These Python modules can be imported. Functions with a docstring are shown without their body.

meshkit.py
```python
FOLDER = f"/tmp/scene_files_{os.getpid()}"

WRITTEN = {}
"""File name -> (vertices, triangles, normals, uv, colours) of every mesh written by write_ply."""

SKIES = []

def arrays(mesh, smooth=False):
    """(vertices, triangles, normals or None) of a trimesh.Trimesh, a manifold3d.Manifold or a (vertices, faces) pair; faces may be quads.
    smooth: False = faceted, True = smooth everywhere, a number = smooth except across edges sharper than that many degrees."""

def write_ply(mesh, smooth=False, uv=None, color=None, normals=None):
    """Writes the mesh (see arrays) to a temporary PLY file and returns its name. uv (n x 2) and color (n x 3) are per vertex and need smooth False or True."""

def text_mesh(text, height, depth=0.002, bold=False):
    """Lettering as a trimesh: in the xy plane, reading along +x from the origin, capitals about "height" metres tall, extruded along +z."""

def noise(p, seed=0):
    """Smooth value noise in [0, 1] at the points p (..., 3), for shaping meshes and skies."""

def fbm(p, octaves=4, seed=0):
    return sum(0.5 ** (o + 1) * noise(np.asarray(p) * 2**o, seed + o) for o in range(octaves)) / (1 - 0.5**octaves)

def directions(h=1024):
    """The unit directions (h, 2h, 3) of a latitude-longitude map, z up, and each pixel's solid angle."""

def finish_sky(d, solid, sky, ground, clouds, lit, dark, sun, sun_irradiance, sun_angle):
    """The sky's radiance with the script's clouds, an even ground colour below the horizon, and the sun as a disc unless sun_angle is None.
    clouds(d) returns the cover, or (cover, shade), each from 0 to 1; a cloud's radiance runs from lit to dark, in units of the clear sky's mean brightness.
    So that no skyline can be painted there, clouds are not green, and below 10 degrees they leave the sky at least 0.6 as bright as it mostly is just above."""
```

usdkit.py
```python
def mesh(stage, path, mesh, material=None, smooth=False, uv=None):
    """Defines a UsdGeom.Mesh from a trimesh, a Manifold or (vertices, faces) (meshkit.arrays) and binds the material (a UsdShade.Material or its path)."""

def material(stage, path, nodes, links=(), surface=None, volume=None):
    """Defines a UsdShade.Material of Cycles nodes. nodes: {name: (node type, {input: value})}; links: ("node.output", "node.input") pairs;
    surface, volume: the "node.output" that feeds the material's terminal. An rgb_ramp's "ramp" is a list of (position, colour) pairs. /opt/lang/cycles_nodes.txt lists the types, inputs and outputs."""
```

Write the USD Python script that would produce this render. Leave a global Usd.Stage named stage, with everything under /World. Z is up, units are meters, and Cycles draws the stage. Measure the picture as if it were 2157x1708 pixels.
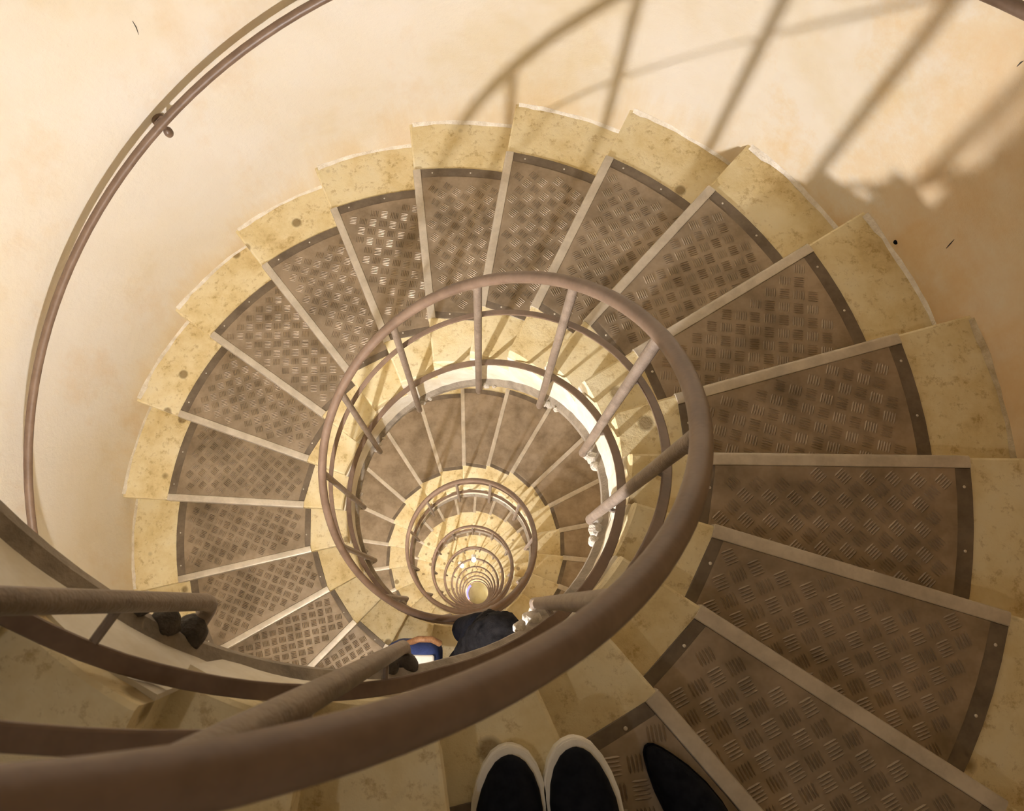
import math
import numpy as np
import trimesh
import manifold3d as m3
import usdkit
import meshkit
from scipy.spatial.transform import Rotation as Rot
from pxr import Usd, UsdGeom, UsdShade, UsdLux, Gf, Sdf

stage = Usd.Stage.CreateInMemory()
UsdGeom.SetStageUpAxis(stage, UsdGeom.Tokens.z)
UsdGeom.SetStageMetersPerUnit(stage, 1.0)
UsdGeom.Xform.Define(stage, '/World')
UsdGeom.Scope.Define(stage, '/World/Looks')

# ---------------------------------------------------------------- camera, light, exposure
W, H, FPX = 2157, 1708, 1673.8
CAM = np.array([0.1462, -0.4100, 1.6232])
RM = Rot.from_euler('xy', [-0.251, -0.0295]).as_matrix()        # rows: right, up, back
PPX, PPY = -115.9, -14.8
EXPOSURE = 0.0
LAMP_COLOR, LAMP_POWER = (1.0, 0.97, 0.97), 4550.0
UPPER_LAMP = 0.24                      # the lamp of the turn above is dimmer

cam = UsdGeom.Camera.Define(stage, '/World/camera')
mat = np.eye(4); mat[:3, :3] = RM; mat[3, :3] = CAM
cam.AddTransformOp().Set(Gf.Matrix4d(mat.tolist()))
cam.CreateHorizontalApertureAttr(36.0)
cam.CreateVerticalApertureAttr(36.0 * H / W)
cam.CreateFocalLengthAttr(36.0 * FPX / W)
cam.CreateHorizontalApertureOffsetAttr(-PPX / W * 36.0)
cam.CreateVerticalApertureOffsetAttr(PPY / W * 36.0)
cam.CreateClippingRangeAttr(Gf.Vec2f(0.01, 500))
cam.CreateFStopAttr(11.0)
cam.CreateFocusDistanceAttr(2.6)
cam.CreateExposureAttr(EXPOSURE)

# ---------------------------------------------------------------- dimensions of the stair
RISE, TH0, AL = 0.17, -0.8557, 0.2818
NTURN = 2 * math.pi / AL
PITCH = RISE * NTURN
R_IN, R1, R2, R3 = 0.552, 0.7484, 1.4481, 1.6806
OFF = -0.0101
K0, K1 = -20, 226
RR, ZR = 0.4907, 0.8088
Z_FLOOR = -RISE * K1
Z_CEIL = 5.6

# ---------------------------------------------------------------- helpers
rng = np.random.default_rng(7)
_used = {}


def unique(parent, name):
    key = f'{parent}/{name}'
    n = _used.get(key, -1) + 1
    _used[key] = n
    return key if n == 0 else f'{key}_{n:03d}'


def path_of(p):
    return '/World' if p is None else str(p.GetPath())


def obj(name, mesh, mat, parent=None, smooth=30, label=None, kind=None):
    p = usdkit.mesh(stage, unique(path_of(parent), name), mesh, mat, smooth=smooth).GetPrim()
    if label: p.SetCustomDataByKey('label', label)
    if kind: p.SetCustomDataByKey('kind', kind)
    return p


def tag(p, label=None, cat=None, group=None, kind=None):
    for k, v in (('label', label), ('category', cat), ('group', group), ('kind', kind)):
        if v: p.SetCustomDataByKey(k, v)
    return p


def thing(name, loc=(0, 0, 0), rz=0.0):
    x = UsdGeom.Xform.Define(stage, unique('/World', name))
    x.AddTranslateOp().Set(Gf.Vec3d(*map(float, loc)))
    if rz: x.AddRotateZOp().Set(math.degrees(rz))
    return x.GetPrim()


def M(name, nodes, links, surface='p.BSDF'):
    return usdkit.material(stage, f'/World/Looks/{name}', nodes, links, surface=surface)


def grid_faces(nu, nv, wrap_v=False, wrap_u=False):
    """quads of an nu x nv vertex grid (index u*nv+v)"""
    u = np.arange(nu if wrap_u else nu - 1); v = np.arange(nv if wrap_v else nv - 1)
    U, V = np.meshgrid(u, v, indexing='ij')
    U2, V2 = (U + 1) % nu, (V + 1) % nv
    return np.stack([U * nv + V, U2 * nv + V, U2 * nv + V2, U * nv + V2], -1).reshape(-1, 4)


def tri(q):
    q = np.asarray(q)
    return q if q.shape[1] == 3 else np.vstack([q[:, [0, 1, 2]], q[:, [0, 2, 3]]])


def fix(v, f):
    t = trimesh.Trimesh(v, tri(f), process=False)
    if t.is_watertight and t.volume < 0: t.invert()
    return t


def loft(rings, caps=True):
    """closed loops of equal length -> one mesh with fan caps"""
    rings = np.asarray(rings, float); nu, nv = rings.shape[:2]
    v = rings.reshape(-1, 3); f = [tri(grid_faces(nu, nv, wrap_v=True))]
    if caps:
        for i in (0, nu - 1):
            c = len(v); v = np.vstack([v, rings[i].mean(0)]); b = i * nv; a = np.arange(nv); n = (a + 1) % nv
            f.append(np.stack([np.full(nv, c), b + a, b + n] if i == 0 else [np.full(nv, c), b + n, b + a], 1))
    return fix(v, np.vstack(f))


def tube(pts, rad, sides=10, caps=True):
    p = np.asarray(pts, float); t = np.gradient(p, axis=0); t /= np.linalg.norm(t, axis=1, keepdims=True)
    rad = np.broadcast_to(rad, (len(p),))
    a = np.cross(t[0], [0.31, 0.17, 0.93]); a /= np.linalg.norm(a); rings = []
    ang = np.arange(sides) * 2 * np.pi / sides
    for i in range(len(p)):
        a = a - t[i] * (a @ t[i]); a /= np.linalg.norm(a); b = np.cross(t[i], a)
        rings.append(p[i] + rad[i] * (np.cos(ang)[:, None] * a + np.sin(ang)[:, None] * b))
    return loft(rings, caps)


def helix(r, z0, k):
    k = np.asarray(k, float); t = TH0 + AL * k
    return np.stack([r * np.cos(t), r * np.sin(t), z0 - RISE * k + 0 * t], -1)


def bulge(k):
    return 0.027 * np.clip((-2.0 - np.asarray(k, float)) / 2.5, 0, 1)


def helix_sweep(section, ka, kb, per=4, wide=False):
    """section: list of (r, z) corners, swept along the stair's helix from step ka to kb"""
    ks = np.linspace(ka, kb, int(abs(kb - ka) * per) + 1)
    rings = [np.stack([helix(r + (bulge(k) if wide else 0), z, k) for r, z in section]) for k in ks]
    return loft(rings)


def jitter_blob(center, radius, seed, squash=(1, 1, 1), amp=0.5, sub=2, freq=1.5):
    s = trimesh.creation.icosphere(sub, 1.0)
    d = meshkit.fbm(s.vertices * freq + seed * 3.7 + 11.3, 3, seed) - 0.5
    s.vertices = s.vertices * (1 + amp * 2 * d[:, None]) * radius * np.array(squash) + np.asarray(center)
    return s


# ---------------------------------------------------------------- materials
POS = ('geometry', {})
M_wall = M('wall_plaster', {
    'g': POS,
    'n1': ('noise_texture', {'scale': 1.1, 'detail': 5.0, 'roughness': 0.6}),
    'r1': ('rgb_ramp', {'ramp': [(0.30, (0.66, 0.55, 0.36)), (0.44, (0.72, 0.645, 0.52)), (0.62, (0.74, 0.685, 0.60))]}),
    'mp': ('mapping', {'scale': (1.3, 1.3, 0.8)}),
    'n2': ('noise_texture', {'scale': 2.3, 'detail': 6.0, 'roughness': 0.65}),
    'r2': ('rgb_ramp', {'ramp': [(0.55, (1.0, 1.0, 1.0)), (0.78, (0.93, 0.80, 0.63))]}),
    'mx': ('mix', {'mix_type': 'multiply', 'fac': 0.8}),
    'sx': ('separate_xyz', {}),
    'ma': ('map_range', {'from_min': 0.95, 'from_max': 1.75, 'to_min': -0.32, 'to_max': 0.22}),  # east side: orange stain that also paints the shade there into the colour
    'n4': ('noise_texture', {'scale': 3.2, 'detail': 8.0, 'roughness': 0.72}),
    'ad': ('math', {'math_type': 'add'}),
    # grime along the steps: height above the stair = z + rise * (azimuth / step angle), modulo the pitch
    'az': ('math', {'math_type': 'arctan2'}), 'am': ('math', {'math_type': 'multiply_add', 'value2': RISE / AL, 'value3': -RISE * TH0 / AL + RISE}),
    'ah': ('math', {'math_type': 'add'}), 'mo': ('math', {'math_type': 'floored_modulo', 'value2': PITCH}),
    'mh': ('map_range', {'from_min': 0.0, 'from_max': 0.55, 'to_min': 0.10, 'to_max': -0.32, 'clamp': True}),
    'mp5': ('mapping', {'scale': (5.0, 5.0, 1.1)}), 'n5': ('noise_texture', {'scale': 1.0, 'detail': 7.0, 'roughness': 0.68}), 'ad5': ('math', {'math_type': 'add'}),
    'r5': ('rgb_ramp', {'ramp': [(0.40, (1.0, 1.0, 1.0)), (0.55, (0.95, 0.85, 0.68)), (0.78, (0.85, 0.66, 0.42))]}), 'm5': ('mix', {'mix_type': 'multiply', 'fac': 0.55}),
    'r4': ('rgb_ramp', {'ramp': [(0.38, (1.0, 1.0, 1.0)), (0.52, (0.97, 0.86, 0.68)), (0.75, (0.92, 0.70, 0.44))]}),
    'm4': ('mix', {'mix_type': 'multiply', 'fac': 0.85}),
    'n3': ('noise_texture', {'scale': 9.0, 'detail': 6.0, 'roughness': 0.7}),
    'b': ('bump', {'strength': 0.35, 'distance': 0.012}),
    'p': ('principled_bsdf', {'roughness': 0.75, 'specular_ior_level': 0.2})},
    [('g.position', 'n1.vector'), ('n1.fac', 'r1.fac'), ('g.position', 'mp.vector'), ('mp.vector', 'n2.vector'), ('n2.fac', 'r2.fac'),
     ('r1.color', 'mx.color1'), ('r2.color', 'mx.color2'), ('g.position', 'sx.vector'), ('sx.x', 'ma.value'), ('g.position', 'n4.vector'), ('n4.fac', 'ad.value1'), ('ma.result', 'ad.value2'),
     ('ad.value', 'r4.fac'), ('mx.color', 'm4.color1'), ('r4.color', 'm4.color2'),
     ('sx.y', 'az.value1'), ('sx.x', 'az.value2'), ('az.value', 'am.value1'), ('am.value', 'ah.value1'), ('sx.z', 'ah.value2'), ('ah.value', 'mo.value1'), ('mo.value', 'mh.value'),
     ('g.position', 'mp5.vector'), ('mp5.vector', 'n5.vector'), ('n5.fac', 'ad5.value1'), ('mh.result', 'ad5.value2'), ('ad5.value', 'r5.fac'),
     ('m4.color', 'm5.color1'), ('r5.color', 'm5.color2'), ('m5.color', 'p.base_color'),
     ('g.position', 'n3.vector'), ('n3.fac', 'b.height'), ('b.normal', 'p.normal')])

M_stone = M('stone', {
    'g': POS,
    'n1': ('noise_texture', {'scale': 5.0, 'detail': 6.0, 'roughness': 0.65}),
    'r1': ('rgb_ramp', {'ramp': [(0.26, (0.50, 0.36, 0.16)), (0.42, (0.72, 0.585, 0.32)), (0.56, (0.80, 0.69, 0.44)), (0.8, (0.82, 0.74, 0.54))]}),
    'v': ('voronoi_texture', {'scale': 5.5, 'randomness': 1.0}),
    'rv': ('rgb_ramp', {'ramp': [(0.10, (0.30, 0.24, 0.17)), (0.15, (1.0, 1.0, 1.0))]}),
    'n2': ('noise_texture', {'scale': 28.0, 'detail': 5.0, 'roughness': 0.75}),
    'r2': ('rgb_ramp', {'ramp': [(0.33, (0.62, 0.52, 0.38)), (0.46, (1.0, 1.0, 1.0))]}),
    'm1': ('mix', {'mix_type': 'multiply', 'fac': 0.8}), 'm2': ('mix', {'mix_type': 'multiply', 'fac': 0.75}),
    'b': ('bump', {'strength': 0.4, 'distance': 0.006}),
    'p': ('principled_bsdf', {'roughness': 0.7, 'specular_ior_level': 0.25})},
    [('g.position', 'n1.vector'), ('n1.fac', 'r1.fac'), ('g.position', 'v.vector'), ('v.distance', 'rv.fac'),
     ('g.position', 'n2.vector'), ('n2.fac', 'r2.fac'), ('r1.color', 'm1.color1'), ('rv.color', 'm1.color2'),
     ('m1.color', 'm2.color1'), ('r2.color', 'm2.color2'), ('m2.color', 'p.base_color'),
     ('n2.fac', 'b.height'), ('b.normal', 'p.normal')])


def simple_metal(name, c0, c1, rough, metallic, scale=14.0, bump=0.15, dist=0.004, spec=0.5):
    return M(name, {
        'g': POS, 'n': ('noise_texture', {'scale': scale, 'detail': 5.0, 'roughness': 0.7}),
        'r': ('rgb_ramp', {'ramp': [(0.35, c0), (0.62, c1)]}),
        'n2': ('noise_texture', {'scale': scale * 9, 'detail': 3.0}),
        'b': ('bump', {'strength': bump, 'distance': dist}),
        'p': ('principled_bsdf', {'roughness': rough, 'metallic': metallic, 'specular_ior_level': spec})},
        [('g.position', 'n.vector'), ('n.fac', 'r.fac'), ('r.color', 'p.base_color'), ('g.position', 'n2.vector'),
         ('n2.fac', 'b.height'), ('b.normal', 'p.normal')])


M_plate = simple_metal('chequer_plate', (0.24, 0.185, 0.125), (0.40, 0.32, 0.235), 0.50, 0.58, 6.0, 0.1)
M_strip = simple_metal('plate_edge', (0.13, 0.10, 0.07), (0.21, 0.165, 0.12), 0.5, 0.3, 10.0)
M_nose = simple_metal('nosing_alloy', (0.50, 0.44, 0.355), (0.66, 0.59, 0.49), 0.42, 0.4, 12.0, 0.08)
M_rivet = simple_metal('rivet', (0.6, 0.55, 0.48), (0.75, 0.7, 0.62), 0.3, 0.6)
M_paint = simple_metal('brown_paint', (0.14, 0.088, 0.058), (0.20, 0.132, 0.092), 0.42, 0.0, 9.0, 0.12)
M_bal = simple_metal('baluster_paint', (0.16, 0.118, 0.088), (0.25, 0.19, 0.145), 0.42, 0.0, 20.0, 0.5, 0.004)
M_string = simple_metal('string_paint', (0.70, 0.62, 0.46), (0.84, 0.78, 0.66), 0.7, 0.0, 7.0, 0.2, 0.006)
M_rim = simple_metal('soffit_rim', (0.20, 0.165, 0.125), (0.36, 0.30, 0.23), 0.7, 0.0, 12.0, 0.4, 0.006)
M_mortar = simple_metal('white_mortar', (0.66, 0.58, 0.46), (0.86, 0.80, 0.70), 0.8, 0.0, 20.0, 0.5, 0.01)
M_stone_mortar = simple_metal('stone_mortar', (0.42, 0.32, 0.18), (0.62, 0.52, 0.36), 0.8, 0.0, 20.0, 0.5, 0.01)  # stone-coloured mortar, used on the upper steps
M_lumps = simple_metal('plaster_lump', (0.40, 0.35, 0.285), (0.62, 0.56, 0.48), 0.85, 0.0, 18.0, 0.5, 0.01)
M_shade_scratch = simple_metal('shade_and_scratch', (0.05, 0.042, 0.035), (0.10, 0.085, 0.07), 0.8, 0.0, 18.0, 0.5, 0.01)  # backlit shade painted onto the near plaster lumps; also the dark wall scratches
M_floor = simple_metal('shaft_floor', (0.62, 0.56, 0.28), (0.72, 0.66, 0.36), 0.7, 0.0, 2.0)
M_black = simple_metal('black_canvas', (0.004, 0.005, 0.008), (0.010, 0.011, 0.015), 0.85, 0.0, 40.0, 0.3, 0.002, 0.12)
M_rubber = simple_metal('white_rubber', (0.84, 0.79, 0.68), (0.90, 0.85, 0.75), 0.5, 0.0, 20.0)
M_hair = simple_metal('black_hair', (0.006, 0.006, 0.008), (0.02, 0.019, 0.022), 0.8, 0.0, 30.0, 0.5, 0.004, 0.12)
M_coat = simple_metal('dark_coat', (0.008, 0.009, 0.015), (0.018, 0.019, 0.028), 0.9, 0.0, 14.0, 0.4, 0.01, 0.1)
M_blue = simple_metal('blue_fabric', (0.018, 0.035, 0.14), (0.03, 0.055, 0.2), 0.8, 0.0, 30.0, 0.4, 0.004)
M_skin = simple_metal('skin', (0.55, 0.33, 0.22), (0.62, 0.39, 0.27), 0.55, 0.0, 20.0)
M_tan = simple_metal('tan_leather', (0.22, 0.095, 0.035), (0.40, 0.21, 0.10), 0.6, 0.0, 30.0)
M_white = simple_metal('white_fabric', (0.78, 0.76, 0.72), (0.85, 0.83, 0.8), 0.8, 0.0, 30.0)
M_housing = simple_metal('lamp_housing', (0.55, 0.53, 0.5), (0.62, 0.6, 0.56), 0.5, 0.0)


def M_emit(name, color, strength):
    return M(name, {'e': ('emission', {'color': color, 'strength': strength})}, [], surface='e.emission')


M_lamp = M_emit('lamp_glass', LAMP_COLOR, LAMP_POWER)
M_lamp_dim = M_emit('dim_lamp_glass', LAMP_COLOR, LAMP_POWER * UPPER_LAMP)
M_small = M_emit('small_lamp_glass', (1.0, 0.9, 0.74), 6.0)
M_violet = M_emit('violet_glass', (0.42, 0.36, 1.0), 1.6)

# ---------------------------------------------------------------- the setting
seg = 240
ang = np.arange(seg) * 2 * np.pi / seg
zs = np.concatenate([np.linspace(Z_FLOOR, -8, 40), np.linspace(-7.5, Z_CEIL, 60)])
RW = R3
ring = lambda r, z: np.stack([r * np.cos(ang), r * np.sin(ang), np.full(seg, z)], 1)
inner = np.concatenate([ring(RW, z) for z in zs]); outer = np.concatenate([ring(RW + 0.25, z) for z in (zs[0], zs[-1])])
v = np.vstack([inner, outer]); nz = len(zs)
f = [tri(grid_faces(nz, seg, wrap_v=True)[:, ::-1])]
o = nz * seg; f.append(tri(grid_faces(2, seg, wrap_v=True)) + o)
a_ = np.arange(seg); n_ = (a_ + 1) % seg
for base, ob, flip in ((0, o, False), ((nz - 1) * seg, o + seg, True)):
    q = np.stack([base + a_, base + n_, ob + n_, ob + a_], 1); f.append(tri(q[:, ::-1] if flip else q))
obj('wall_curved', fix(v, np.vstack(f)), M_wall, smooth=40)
tag(stage.GetPrimAtPath('/World/wall_curved'), 'cream plastered round wall of the stair shaft', 'wall', kind='structure')
fl = trimesh.creation.cylinder(RW + 0.25, 0.2, sections=96); fl.apply_translation((0, 0, Z_FLOOR - 0.1))
tag(obj('floor', fl, M_floor), 'pale yellow floor at the foot of the shaft', 'floor', kind='structure')
ce = trimesh.creation.cylinder(RW + 0.25, 0.2, sections=96); ce.apply_translation((0, 0, Z_CEIL + 0.1))
tag(obj('ceiling', ce, M_wall), 'plain plaster ceiling over the stair shaft', 'ceiling', kind='structure')

# ---------------------------------------------------------------- the staircase
def loc(r, a, y, z):
    """a point of a step's own frame: x along its nosing, +y downhill; a = angle from the nosing, y = straight offset along the tread"""
    r, a, y, z = np.broadcast_arrays(*map(lambda t: np.asarray(t, float), (r, a, y, z)))
    return np.stack([r * np.cos(a) - y * np.sin(a), r * np.sin(a) + y * np.cos(a), z], -1)


def wedge(radii, prof):
    """prof: closed profile [(a, y, z or callable(i))]; lofted over the radii"""
    rings = []
    for i, r in enumerate(radii):
        rings.append(np.stack([loc(r, a, y, z(i) if callable(z) else z) for a, y, z in prof]))
    return loft(rings)


def top_arc(y_up, y_dn, z, n=6, a0=-AL, a1=0.0):
    return [(a0 + (a1 - a0) * t, y_up + (y_dn - y_up) * t, z) for t in np.linspace(0, 1, n)]


SOFFIT = -0.385


def stone_body(dr=0.0):
    radii = np.array([R_IN + dr, R_IN + dr + 0.006, R_IN + dr + 0.05, R1, 1.0, 1.25, R2, R3 - 0.02, R3])
    drop = np.array([0.006, 0, 0, 0, 0, 0, 0, 0, 0])
    prof = []
    for a, y, z in top_arc(OFF - 0.035, OFF - 0.007, 0.0, 7):
        prof.append((a, y, lambda i, z=z: z - drop[i]))
    prof += [(0, OFF - 0.001, lambda i: -0.003 - drop[i]), (0, OFF, -0.010), (0, OFF, -0.052), (0, OFF - 0.006, -0.058), (0, OFF - 0.022, -0.060), (0, OFF - 0.022, SOFFIT)]
    prof += [(a, y, SOFFIT + RISE * (-a / AL)) for a, y, z in top_arc(OFF - 0.022, OFF - 0.035, 0, 7)[::-1]][1:] if False else [(a, OFF - 0.03, SOFFIT - RISE * a / AL) for a in np.linspace(0, -AL, 7)[1:]]
    return wedge(radii, prof)


def slab(radii, ya, yb, z0, z1, a0=-AL, a1=0.0, n=6, bev=0.0015):
    prof = [(a, y, z) for a, y, z in top_arc(ya + bev, yb - bev, z1, n, a0, a1)]
    prof += [(a1, yb, z1 - bev), (a1, yb, z0), (a0, ya, z0), (a0, ya, z1 - bev)]
    # bottom needs the same sampling as the top so that it stays inside the stone
    return wedge(radii, prof)


UP = OFF - 0.021                      # where the next riser stands
BAND_IN, BAND_OUT = 0.028, 0.042


def bars(pitch, rot, seed):
    """raised five-bar pattern within the plate, one small ridge per bar"""
    from shapely.geometry import Polygon, Point
    from shapely import prepare
    p0, p1 = R1 + BAND_IN + 0.012, R2 - BAND_OUT - 0.012
    ring_ = np.vstack([loc(np.linspace(p0, p1, 8), 0.0, OFF - 0.041, 0), loc(np.linspace(p1, p0, 8), -AL, UP + 0.006, 0)])[:, :2]
    poly = Polygon(ring_).buffer(-0.012); prepare(poly)
    L, w, hh, sp = pitch * 0.76, 0.0054, 0.0028, pitch * 0.165
    base = np.array([(-L / 2, 0, 0), (-L / 3.2, -w / 2, 0), (L / 3.2, -w / 2, 0), (L / 2, 0, 0), (L / 3.2, w / 2, 0), (-L / 3.2, w / 2, 0), (-L / 3.4, 0, hh), (L / 3.4, 0, hh)])
    faces = np.array([(0, 1, 6), (1, 2, 7), (1, 7, 6), (2, 3, 7), (3, 4, 7), (4, 5, 6), (4, 6, 7), (5, 0, 6)])
    V, F = [], []
    g = np.random.default_rng(seed); ox, oy = g.random(2) * pitch
    c, s = math.cos(rot), math.sin(rot); R_ = np.array([[c, -s], [s, c]])
    n = int(1.2 / pitch)
    for i in range(-n, n):
        for j in range(-n, n):
            ctr = R_ @ np.array([i * pitch + ox, j * pitch + oy]) + np.array([1.05, -0.15])
            if not poly.contains(Point(ctr)): continue
            a = rot + (math.pi / 2 if (i + j) % 2 else 0)
            ca, sa = math.cos(a), math.sin(a)
            for t in range(-2, 3):
                b = base.copy(); b[:, 1] += t * sp
                q = np.stack([ctr[0] + ca * b[:, 0] - sa * b[:, 1], ctr[1] + sa * b[:, 0] + ca * b[:, 1], b[:, 2] + Z_PLATE], 1)
                F.append(faces + 8 * len(V)); V.append(q)
    return trimesh.Trimesh(np.vstack(V), np.vstack(F), process=False)


Z_PLATE = 0.006
PL_R = np.array([R1 + BAND_IN, R1 + BAND_IN + 0.003, 1.0, 1.2, R2 - BAND_OUT - 0.003, R2 - BAND_OUT])
body = stone_body()
plate = slab(PL_R, UP + 0.001, OFF - 0.030, 0.0005, Z_PLATE)
st_out = slab(np.array([R2 - BAND_OUT, R2 - 0.002, R2]), UP + 0.001, OFF - 0.030, 0.0005, 0.004)
st_in = slab(np.array([R1, R1 + 0.002, R1 + BAND_IN]), UP + 0.001, OFF - 0.030, 0.0005, 0.004)
nose = wedge(np.array([R1, R1 + 0.002, 1.1, R2 - 0.002, R2]),
             [(0, OFF - 0.030, 0.0005), (0, OFF - 0.030, 0.0065), (0, OFF - 0.028, 0.008), (0, OFF - 0.004, 0.008), (0, OFF + 0.002, 0.006), (0, OFF + 0.0045, 0.001), (0, OFF + 0.0045, -0.032), (0, OFF + 0.0005, -0.032), (0, OFF + 0.0005, 0.0005)])
def string_mesh(dr=0.0):
    return wedge(np.array([R_IN + dr - 0.008, R_IN + dr]), [(a, OFF - 0.03 * (a < -.01), -0.05) for a in np.linspace(-AL, 0, 6)] + [(a, OFF - 0.024, SOFFIT - RISE * a / AL) for a in np.linspace(0, -AL, 6)])


string = string_mesh()


def mortar(seed):
    g = np.random.default_rng(seed); n = 16; rows = []
    for t in np.linspace(0.02, 1, n):
        a = -AL + AL * t * 0.985
        w = 0.003 + 0.012 * meshkit.fbm(np.array([[t * 5 + seed * 9.1, seed, 0]]), 3, seed)[0] + 0.008 * (t > 0.85) * g.random()
        hgt = 0.004 + 0.022 * meshkit.fbm(np.array([[t * 6 + seed * 5.3, 3.3, seed]]), 3, seed + 5)[0]
        y = OFF - 0.035 + 0.028 * t
        rows.append(np.stack([loc(R3 - w, a, y, 0.0005), loc(R3 - w * 0.55, a, y, hgt * 0.55), loc(R3 - 0.0005, a, y, hgt), loc(R3 - 0.0005, a, y, 0.0005)]))
    return loft(rows)


mortars = [mortar(s) for s in range(7)]
rivet = trimesh.creation.icosphere(1, 0.0042)
rivet.vertices[:, 2] *= 0.45

stair = thing('spiral_staircase')
tag(stair, 'stone spiral staircase with chequered metal treads winding down round the open well', 'staircase')
for k in range(K0, K1 + 1):
    a = TH0 + AL * k
    dr = float(bulge(k - 0.5))
    st = obj('step', stone_body(dr) if dr else body, M_stone, stair, smooth=25)
    x = UsdGeom.Xformable(st)
    x.AddTranslateOp().Set(Gf.Vec3d(0, 0, -RISE * k)); x.AddRotateZOp().Set(math.degrees(a))
    seen = -6 <= k <= 45
    if -5 <= k <= 24:
        g = np.random.default_rng(100 + k)
        rot = math.radians(48 + g.uniform(-14, 14))
        pm = trimesh.util.concatenate([plate, bars(0.046, rot, 300 + k)])
        obj('tread_plate', pm, M_plate, st, smooth=20)
    else:
        obj('tread_plate', plate, M_plate, st, smooth=20)
    obj('nosing_strip', nose, M_nose, st, smooth=30)
    obj('string_face', string_mesh(dr) if dr else string, M_string, st, smooth=30)
    if seen:
        obj('edge_strip', st_out, M_strip, st); obj('edge_strip', st_in, M_strip, st)
        obj('mortar_fillet', mortars[k % 7], M_mortar if k > 4 else M_stone_mortar, st, smooth=50)
    if -4 <= k <= 20:
        for rr_, aa in ((R2 - 0.021, -0.10 * AL), (R2 - 0.021, -0.52 * AL), (R1 + 0.015, -0.24 * AL)):
            rv = rivet.copy(); rv.apply_translation(loc(rr_, aa, OFF - 0.04, 0.0042)); obj('rivet', rv, M_rivet, st, smooth=True)
obj('soffit_rim', helix_sweep([(R_IN - 0.026, SOFFIT - 0.018), (R_IN - 0.004, SOFFIT + 0.012), (R_IN - 0.001, SOFFIT + 0.012), (R_IN - 0.001, SOFFIT - 0.05), (R_IN - 0.026, SOFFIT - 0.05)], K0, K1 - 3, wide=True), M_rim, stair)

# ---------------------------------------------------------------- the railing round the well
rail = thing('well_railing')
tag(rail, 'brown painted metal railing spiralling round the open well', 'railing')
KA, KB = -12, K1 - 6
ks = np.linspace(KA, KB, (KB - KA) * 6 + 1)
obj('top_rail', tube(helix(RR, ZR, ks), 0.0165, 16), M_paint, rail, smooth=True)


def flat_bar(name, r, z, w, hgt, wide=False):
    obj(name, helix_sweep([(r - w / 2, z + hgt / 2 - .002), (r - w / 2 + .002, z + hgt / 2), (r + w / 2 - .002, z + hgt / 2), (r + w / 2, z + hgt / 2 - .002), (r + w / 2, z - hgt / 2), (r - w / 2, z - hgt / 2)], KA, KB, 5, wide), M_paint, rail)


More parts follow.
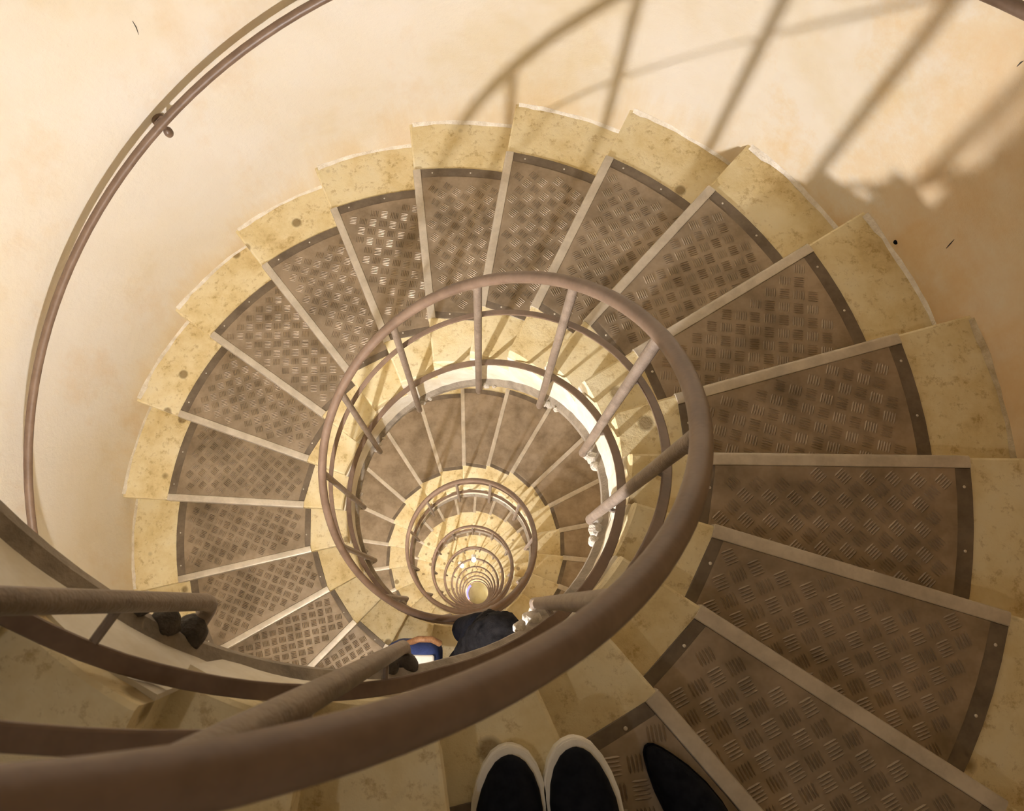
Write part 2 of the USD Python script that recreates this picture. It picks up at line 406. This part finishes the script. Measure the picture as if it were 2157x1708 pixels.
flat_bar('middle_bar', 0.518, 0.48, 0.019, 0.007)
flat_bar('lower_bar', 0.532, -0.10, 0.024, 0.010, True)
spots = {-4.6: 1, -2.55: 1, -0.45: 1, 1.75: 1, 3.6: 1, 5.58: 1, 7.6: 1, 9.65: 1, 11.57: 1, 13.55: 1, 15.5: 1, 17.42: 1}
bk = sorted(spots) + list(np.arange(19.4, KB - 1, 1.97))
bk = [-11.2, -9.2, -7.2] + bk
for i, k in enumerate(bk):
    t = TH0 + AL * k
    e = np.array([math.cos(t), math.sin(t), 0]); zb = -RISE * k
    near = k < 22
    zf = -0.425; bl = float(bulge(k))
    path = [(RR, ZR - 0.01), (RR + 0.001, 0.45), (RR + 0.002, 0.1), (RR + 0.003, -0.3), (RR + 0.003, zf + 0.03)]
    path += [(RR + 0.006, zf + 0.010), (RR + 0.014, zf - 0.002), (RR + 0.03, zf - 0.006), (R_IN - 0.015 + bl, zf - 0.008)]
    pts = np.array([e * r + [0, 0, zb + z] for r, z in path])
    b = obj('baluster', tube(pts, 0.013 if near else 0.012, 12 if near else 6), M_bal, rail, smooth=40)
    if near:
        sz = 1.0 if k < 5 else 0.62
        blobs = [jitter_blob(e * (R_IN - 0.030 + bl) + [0, 0, zb + zf], 0.022 * sz, 10 + i, (1.2, 1.2, 0.9), 0.35, 3, 1.1),
                 jitter_blob(helix(R_IN - 0.030 + bl, zf + 0.012, k - 0.18), 0.022 * sz, 50 + i, (1, 1, 0.8), 0.4, 3, 1.2),
                 jitter_blob(helix(R_IN - 0.030 + bl, zf + 0.012, k - 0.42), 0.016 * sz, 80 + i, (1, 1, 0.8), 0.4, 3, 1.2)]
        obj('plaster_lump', trimesh.util.concatenate(blobs), M_lumps if k > -1 else M_shade_scratch, b, smooth=40)  # near lumps take a darker colour in place of their backlit shade
        # flat lugs that carry the two bars
        lug = tube(np.array([e * (RR + .004) + [0, 0, zb + 0.475], e * 0.517 + [0, 0, zb + 0.475]]), 0.006, 8)
        lug2 = tube(np.array([e * (RR + .004) + [0, 0, zb - 0.105], e * (0.532 + bl) + [0, 0, zb - 0.105]]), 0.006, 8)
        obj('bar_lug', lug, M_bal, b); obj('bar_lug', lug2, M_bal, b)

# ---------------------------------------------------------------- the handrail on the outer wall
wr = thing('wall_handrail')
tag(wr, 'thin brown handrail fixed along the cream outer wall', 'handrail')
RWH, ZWH, SWH = 1.595, 0.930, 0.1631


def wrail(k, r=RWH, dz=0.0):
    k = np.asarray(k, float); t = TH0 + AL * k
    return np.stack([r * np.cos(t), r * np.sin(t), ZWH - SWH * k + dz + 0 * t], -1)


obj('rail', tube(wrail(np.linspace(-8, 44, 52 * 6 + 1)), 0.0165, 12), M_paint, wr, smooth=True)
for k in [-3.4, 3.6, 11.0, 18.3, 25.6, 33.0, 40.2]:
    t = TH0 + AL * k; e = np.array([math.cos(t), math.sin(t), 0]); z = ZWH - SWH * k
    arm = tube(np.array([e * RWH + [0, 0, z - 0.012], e * RWH + [0, 0, z - 0.045], e * (RWH + 0.02) + [0, 0, z - 0.065], e * (R3 - 0.002) + [0, 0, z - 0.07]]), 0.008, 8)
    br = obj('bracket', arm, M_paint, wr, smooth=40)
    ros = trimesh.creation.cylinder(0.024, 0.012, sections=20); ros.apply_transform(trimesh.transformations.rotation_matrix(math.pi / 2, [0, 1, 0]))
    ros.apply_transform(trimesh.transformations.rotation_matrix(t, [0, 0, 1])); ros.apply_translation(e * (R3 - 0.006) + [0, 0, z - 0.07])
    obj('wall_plate', ros, M_paint, br, smooth=40)
    knob = jitter_blob(e * (RWH - 0.004) + [0, 0, z - 0.05], 0.017, 3, (1, 1, 1.5), 0.1, 2); obj('clamp', knob, M_paint, br, smooth=True)

# ---------------------------------------------------------------- lamps: one bulkhead lamp on the outer wall per turn, under the flight above
LAMP_AZ = math.radians(240.5)


def lamp(z, label, group=None, glass=None):
    l = thing('wall_lamp', (R3 * math.cos(LAMP_AZ), R3 * math.sin(LAMP_AZ), z), LAMP_AZ + math.pi)
    tag(l, label, 'lamp', group)
    back = trimesh.creation.cylinder(0.075, 0.03, sections=40); back.apply_transform(trimesh.transformations.rotation_matrix(math.pi / 2, [0, 1, 0])); back.apply_translation((0.016, 0, 0))
    obj('back_plate', back, M_housing, l, smooth=40)
    s = trimesh.creation.icosphere(3, 1.0); s.vertices[:, 0] = np.maximum(s.vertices[:, 0], 0) * 0.012 + 0.032; s.vertices[:, 1:] *= 0.044
    obj('glass', s, glass or M_lamp, l, smooth=40)
    for q in (-1, 1):
        gr = trimesh.creation.torus(0.054, 0.004, major_sections=40, minor_sections=8); gr.apply_transform(trimesh.transformations.rotation_matrix(math.pi / 2, [0, 1, 0])); gr.apply_translation((0.03 + 0.006 * (q + 1), 0, 0))
        obj('ring', gr, M_housing, l, smooth=True)
    return l


LAMP_Z = -0.36
lamp(LAMP_Z, 'round wall lamp hidden under the flight by the black shoes')
lamp(LAMP_Z + PITCH, 'round wall lamp high above the black shoes', glass=M_lamp_dim)
lamp(Z_FLOOR + 2.4, 'round wall lamp at the foot of the shaft')
for j in range(1, 10):
    lamp(LAMP_Z - j * PITCH, 'round wall lamp under a lower flight deep in the stairwell', 'wall lamps of the lower turns')

# ---------------------------------------------------------------- the shoes on the step
def section_loft(xs, half, ztop, z0, n=20, power=2.6):
    rings = []
    for x_, w_, h_ in zip(xs, half, ztop):
        th = np.linspace(0, math.pi, n)
        c, s = np.cos(th), np.sin(th)
        arch = np.stack([np.full(n, x_), w_ * np.sign(c) * np.abs(c) ** (2 / power), z0 + (h_ - z0) * np.abs(s) ** (2 / power)], 1)
        rings.append(np.vstack([arch, [[x_, -w_ * 0.5, z0], [x_, w_ * 0.5, z0]]]))
    return loft(rings)


def shoe(loc_, rz, label, mirror=1):
    s = thing('shoe', loc_, rz); tag(s, label, 'shoe', None)
    xs = np.array([0.0, -0.004, -0.012, -0.03, -0.055, -0.085, -0.12, -0.16, -0.20, -0.24, -0.27, -0.285, -0.29])
    hw = np.array([0.004, 0.017, 0.029, 0.042, 0.052, 0.058, 0.059, 0.054, 0.047, 0.043, 0.037, 0.024, 0.006])
    skew = mirror * np.array([0.0, 0, 0, 0, 0.001, 0.003, 0.005, 0.004, 0.001, 0, 0, 0, 0])
    out = np.vstack([np.stack([xs, hw + skew], 1), np.stack([xs, -hw + skew], 1)[::-1]])
    from shapely.geometry import Polygon
    so = Polygon(out).buffer(0.004)
    sole = trimesh.creation.extrude_polygon(so, 0.030)
    # round the sole's upper edge a little with a second, inset layer
    lip = trimesh.creation.extrude_polygon(so.buffer(-0.003), 0.034)
    obj('sole', trimesh.util.concatenate([sole, lip]), M_rubber, s, smooth=30, label='off-white rubber sole')
    m = np.array([0.004, 0.015, 0.0255, 0.038, 0.048, 0.0545, 0.056, 0.052, 0.045, 0.041, 0.035, 0.022, 0.005])
    hz = np.array([0.040, 0.052, 0.058, 0.064, 0.068, 0.074, 0.085, 0.098, 0.105, 0.106, 0.104, 0.098, 0.07])
    xu = xs * 0.955 - 0.010
    up = section_loft(xu, m, hz, 0.026)
    up.vertices[:, 1] += np.interp(-up.vertices[:, 0], -xu, skew)
    obj('upper', up, M_black, s, smooth=50, label='black canvas upper')
    col = []
    for q in np.linspace(0, 2 * math.pi, 25):
        col.append((-0.215 + 0.058 * math.cos(q), 0.036 * math.sin(q), 0.101 + 0.006 * math.cos(q) ** 2))
    obj('collar', tube(col, 0.006, 8, caps=False), M_black, s, smooth=True)
    return s


shoe((0.195, -0.643, RISE), math.radians(91), 'left black shoe of the pair with off-white toe rims', 1)
shoe((0.300, -0.630, RISE), math.radians(96), 'right black shoe of the pair with off-white toe rims, toes over the step edge', -1)

ps = thing('shoe', (0.458, -0.668, 0.0085), math.radians(127)); tag(ps, 'pointed plain black shoe on the chequered tread right of the white-rimmed pair', 'shoe')
xs = -np.array([0.0, 0.006, 0.018, 0.04, 0.07, 0.11, 0.15, 0.19, 0.23, 0.26, 0.27])
hw = np.array([0.003, 0.011, 0.018, 0.027, 0.037, 0.045, 0.047, 0.042, 0.036, 0.03, 0.008])
hz = np.array([0.018, 0.026, 0.032, 0.040, 0.050, 0.062, 0.078, 0.09, 0.092, 0.088, 0.06])
obj('upper', section_loft(xs, hw, hz, 0.008), M_black, ps, smooth=50)
from shapely.geometry import Polygon as _Pg
obj('sole', trimesh.creation.extrude_polygon(_Pg(np.vstack([np.stack([xs, hw], 1), np.stack([xs, -hw], 1)[::-1]])).buffer(0.003), 0.010), M_black, ps)


# ---------------------------------------------------------------- the person on the flight below
def limb_body(joints, bones, length=0.03, iters=12):
    S = {n: trimesh.creation.icosphere(2, r).vertices + np.array(p) for n, (p, r) in joints.items()}
    tot = None
    for b in bones:
        h = m3.Manifold.hull_points(np.vstack([S[n] for n in b]).astype(np.float32))
        tot = h if tot is None else tot + h
    mm = tot.refine_to_length(length).to_mesh()
    t = trimesh.Trimesh(mm.vert_properties[:, :3], mm.tri_verts, process=True)
    trimesh.smoothing.filter_taubin(t, iterations=iters)
    return t


PK = 20.3                              # stands on the flight one turn below
zf = -RISE * 21 + 0.002
per = thing('person', (0.07, -0.845, zf), math.radians(0))
tag(per, 'person with black hair in a dark coat on the flight below, seen from above', 'person')
# faces +x (downhill), leaning to the well (+y) to look down
J = {'pel': ((0.0, 0.0, 0.86), 0.125), 'waist': ((0.03, 0.04, 1.02), 0.115), 'chest': ((0.08, 0.14, 1.24), 0.125),
     'shl': ((0.08, 0.31, 1.32), 0.06), 'shr': ((0.05, -0.06, 1.35), 0.06), 'neck': ((0.13, 0.20, 1.42), 0.05), 'head0': ((0.165, 0.27, 1.52), 0.075), 'head1': ((0.185, 0.30, 1.58), 0.085),
     'ell': ((0.00, 0.30, 1.06), 0.045), 'hal': ((0.06, 0.22, 0.86), 0.032), 'elr': ((-0.10, -0.12, 1.10), 0.045), 'har': ((0.10, -0.10, 0.94), 0.032),
     'hipl': ((0.0, 0.08, 0.84), 0.09), 'hipr': ((0.0, -0.08, 0.84), 0.09), 'knl': ((0.04, 0.09, 0.46), 0.058), 'knr': ((0.03, -0.09, 0.46), 0.058),
     'anl': ((0.0, 0.09, 0.07), 0.04), 'anr': ((-0.02, -0.09, 0.07), 0.04), 'tol': ((0.14, 0.10, 0.03), 0.026), 'tor': ((0.12, -0.10, 0.03), 0.026), 'hel': ((-0.04, 0.09, 0.03), 0.026), 'her': ((-0.06, -0.09, 0.03), 0.026),
     'nose': ((0.275, 0.315, 1.55), 0.012), 'chin': ((0.235, 0.29, 1.47), 0.03)}
bones = [('pel', 'waist'), ('waist', 'chest'), ('chest', 'shl', 'shr'), ('chest', 'neck'), ('neck', 'head0'), ('head0', 'head1'), ('head0', 'head1', 'chin'), ('head1', 'nose', 'chin'),
         ('shl', 'ell'), ('ell', 'hal'), ('shr', 'elr'), ('elr', 'har'), ('pel', 'hipl', 'hipr'), ('hipl', 'knl'), ('knl', 'anl'), ('hipr', 'knr'), ('knr', 'anr'),
         ('anl', 'hel'), ('hel', 'tol'), ('anl', 'tol'), ('anr', 'her'), ('her', 'tor'), ('anr', 'tor')]
def hand(p, d, side):
    """finger joints of a slightly curled hand at wrist p, fingers along d"""
    d = np.array(d, float) / np.linalg.norm(d); u = np.cross(d, [0, 0, 1.0]); u /= np.linalg.norm(u); w_ = np.cross(u, d)
    for i, (off, ln) in enumerate(((-0.030, 0.065), (-0.010, 0.075), (0.010, 0.070), (0.030, 0.055))):
        b0 = np.array(p) + d * 0.05 + u * off; b1 = b0 + d * ln * 0.55 - w_ * 0.008; b2 = b1 + d * ln * 0.4 - w_ * 0.025
        for q, pt in enumerate((b0, b1, b2)): J[f'{side}{i}{q}'] = (tuple(pt), 0.0095 - 0.001 * q)
        bones.extend([(f'ha{side}', f'{side}{i}0'), (f'{side}{i}0', f'{side}{i}1'), (f'{side}{i}1', f'{side}{i}2')])
    t0 = np.array(p) + d * 0.015 + u * 0.032; t1 = t0 + d * 0.035 + u * 0.02
    J[f'{side}t0'] = (tuple(t0), 0.011); J[f'{side}t1'] = (tuple(t1), 0.009); bones.extend([(f'ha{side}', f'{side}t0'), (f'{side}t0', f'{side}t1')])
hand(J['hal'][0], (0.35, 0.0, -0.9), 'l'); hand(J['har'][0], (1, 0.1, -0.3), 'r')
obj('body', limb_body(J, bones, 0.02, 8), M_skin, per, smooth=True)
grow = lambda d, n: {k_: (p, r + d) for k_, (p, r) in J.items() if k_ in n}
cj = grow(0.022, ['pel', 'waist', 'chest', 'shl', 'shr', 'ell', 'elr', 'hipl', 'hipr'])
cj['wl'] = ((0.05, 0.235, 0.90), 0.045); cj['wr'] = ((0.06, -0.11, 0.97), 0.045); cj['heml'] = ((0.01, 0.10, 0.70), 0.115); cj['hemr'] = ((0.0, -0.10, 0.70), 0.115)
obj('coat', limb_body(cj, [('pel', 'waist'), ('waist', 'chest'), ('chest', 'shl', 'shr'), ('shl', 'ell'), ('ell', 'wl'), ('shr', 'elr'), ('elr', 'wr'), ('pel', 'hipl', 'hipr', 'heml', 'hemr')], 0.025), M_coat, per, smooth=True)
tj = grow(0.014, ['hipl', 'hipr', 'knl', 'knr', 'anl', 'anr'])
obj('trousers', limb_body(tj, [('hipl', 'hipr'), ('hipl', 'knl'), ('knl', 'anl'), ('hipr', 'knr'), ('knr', 'anr')]), M_blue, per, smooth=True)
for sd in 'lr':
    obj('boot', limb_body({'a': (J['an' + sd][0], 0.048), 'h': (J['he' + sd][0], 0.03), 't': (J['to' + sd][0], 0.031)}, [('a', 'h', 't')], 0.012, 4), M_black, per, smooth=True)
hj = {'c': ((0.165, 0.305, 1.60), 0.098), 'b': ((0.10, 0.27, 1.555), 0.095), 'n': ((0.045, 0.205, 1.42), 0.085), 'e': ((0.02, 0.15, 1.30), 0.07), 's': ((0.12, 0.35, 1.47), 0.055)}
hair = limb_body(hj, [('c', 'b'), ('b', 'n'), ('n', 'e'), ('b', 's')], 0.012, 6)
hair.vertices += hair.vertex_normals * ((meshkit.fbm(hair.vertices * 26, 3, 4) - 0.5) * 0.035)[:, None]
obj('hair', hair, M_hair, per, smooth=True)
for sgn in (-1, 1):
    ey = trimesh.creation.icosphere(2, 0.011); ey.apply_translation((0.262, 0.318 + sgn * 0.03, 1.572)); obj('eye', ey, M_white, per, smooth=True)

# the blue bag carried behind the person
bg = thing('bag', (-0.175, -0.73, zf + 1.10)); tag(bg, 'blue bag with a white panel and tan top edge behind the black-haired person', 'bag')
def rbox(sx, sy, sz, r, c=(0, 0, 0)):
    pts = []
    for a in (-1, 1):
        for b in (-1, 1):
            for d in (-1, 1):
                pts.append(trimesh.creation.icosphere(2, r).vertices + np.array([a * (sx / 2 - r), b * (sy / 2 - r), d * (sz / 2 - r)]))
    mm = m3.Manifold.hull_points(np.vstack(pts).astype(np.float32)).to_mesh()
    t = trimesh.Trimesh(mm.vert_properties[:, :3], mm.tri_verts); t.apply_translation(c); return t
obj('pouch', rbox(0.26, 0.28, 0.38, 0.06), M_blue, bg, smooth=40)
obj('panel', rbox(0.12, 0.12, 0.03, 0.012, (0.045, 0.02, 0.185)), M_white, bg, smooth=40, label='white panel')
obj('top_edge', tube([(-0.03, 0.125, 0.15), (0.03, 0.15, 0.19), (0.09, 0.15, 0.20), (0.13, 0.13, 0.17)], 0.015, 10), M_tan, bg, smooth=True, label='tan leather top edge')

# ---------------------------------------------------------------- deep in the shaft
def shaft_point(px, py, r):
    d = np.array([(px - W / 2 - PPX) / FPX, -(py - H / 2 - PPY) / FPX, -1.0]) @ RM
    a = d[0] ** 2 + d[1] ** 2; b = 2 * (d[0] * CAM[0] + d[1] * CAM[1]); c = CAM[0] ** 2 + CAM[1] ** 2 - r * r
    return CAM + d * (-b + math.sqrt(b * b - 4 * a * c)) / (2 * a)


vt = thing('violet_lamp', (0, 0, Z_FLOOR + 0.35)); tag(vt, 'violet glowing tube lamp at the foot of the shaft', 'lamp')
tt = np.linspace(math.radians(130), math.radians(215), 24)
obj('tube', tube(np.stack([0.50 * np.cos(tt), 0.50 * np.sin(tt), 0 * tt], 1), 0.05, 12), M_violet, vt, smooth=True)

for px, py, lb in ((998, 1173, 'small white lamp glowing deep in the well, upper of two'), (970, 1187, 'small white lamp glowing deep in the well, lower left of two')):
    q = shaft_point(px, py, 0.535); az = math.atan2(q[1], q[0])
    sl = thing('shaft_lamp', q, az); tag(sl, lb, 'lamp')
    g_ = trimesh.creation.capsule(0.09, 0.05, count=[16, 12]); g_.apply_translation((-0.06, 0, 0)); obj('glass', g_, M_small, sl, smooth=True)
    bx = trimesh.creation.cylinder(0.05, 0.1, sections=20); bx.apply_transform(trimesh.transformations.rotation_matrix(math.pi / 2, [0, 1, 0])); obj('mount', bx, M_housing, sl)

# scratches and a knocked-out hole in the wall plaster
for pl in ([(279, 44), (287, 58), (292, 73)], [(1993, 523), (2002, 513), (2010, 504)], [(2142, 140), (2150, 132), (2156, 128)]):
    pts = np.array([shaft_point(x_, y_, R3 - 0.0005) for x_, y_ in pl])
    obj('scratch', tube(pts, [0.0008, 0.002, 0.0006], 6), M_shade_scratch, stage.GetPrimAtPath('/World/wall_curved'))
obj('hole', jitter_blob(shaft_point(1887, 510, R3), 0.008, 5, (1, 1, 1), 0.4, 2), M_black, stage.GetPrimAtPath('/World/wall_curved'), smooth=True)
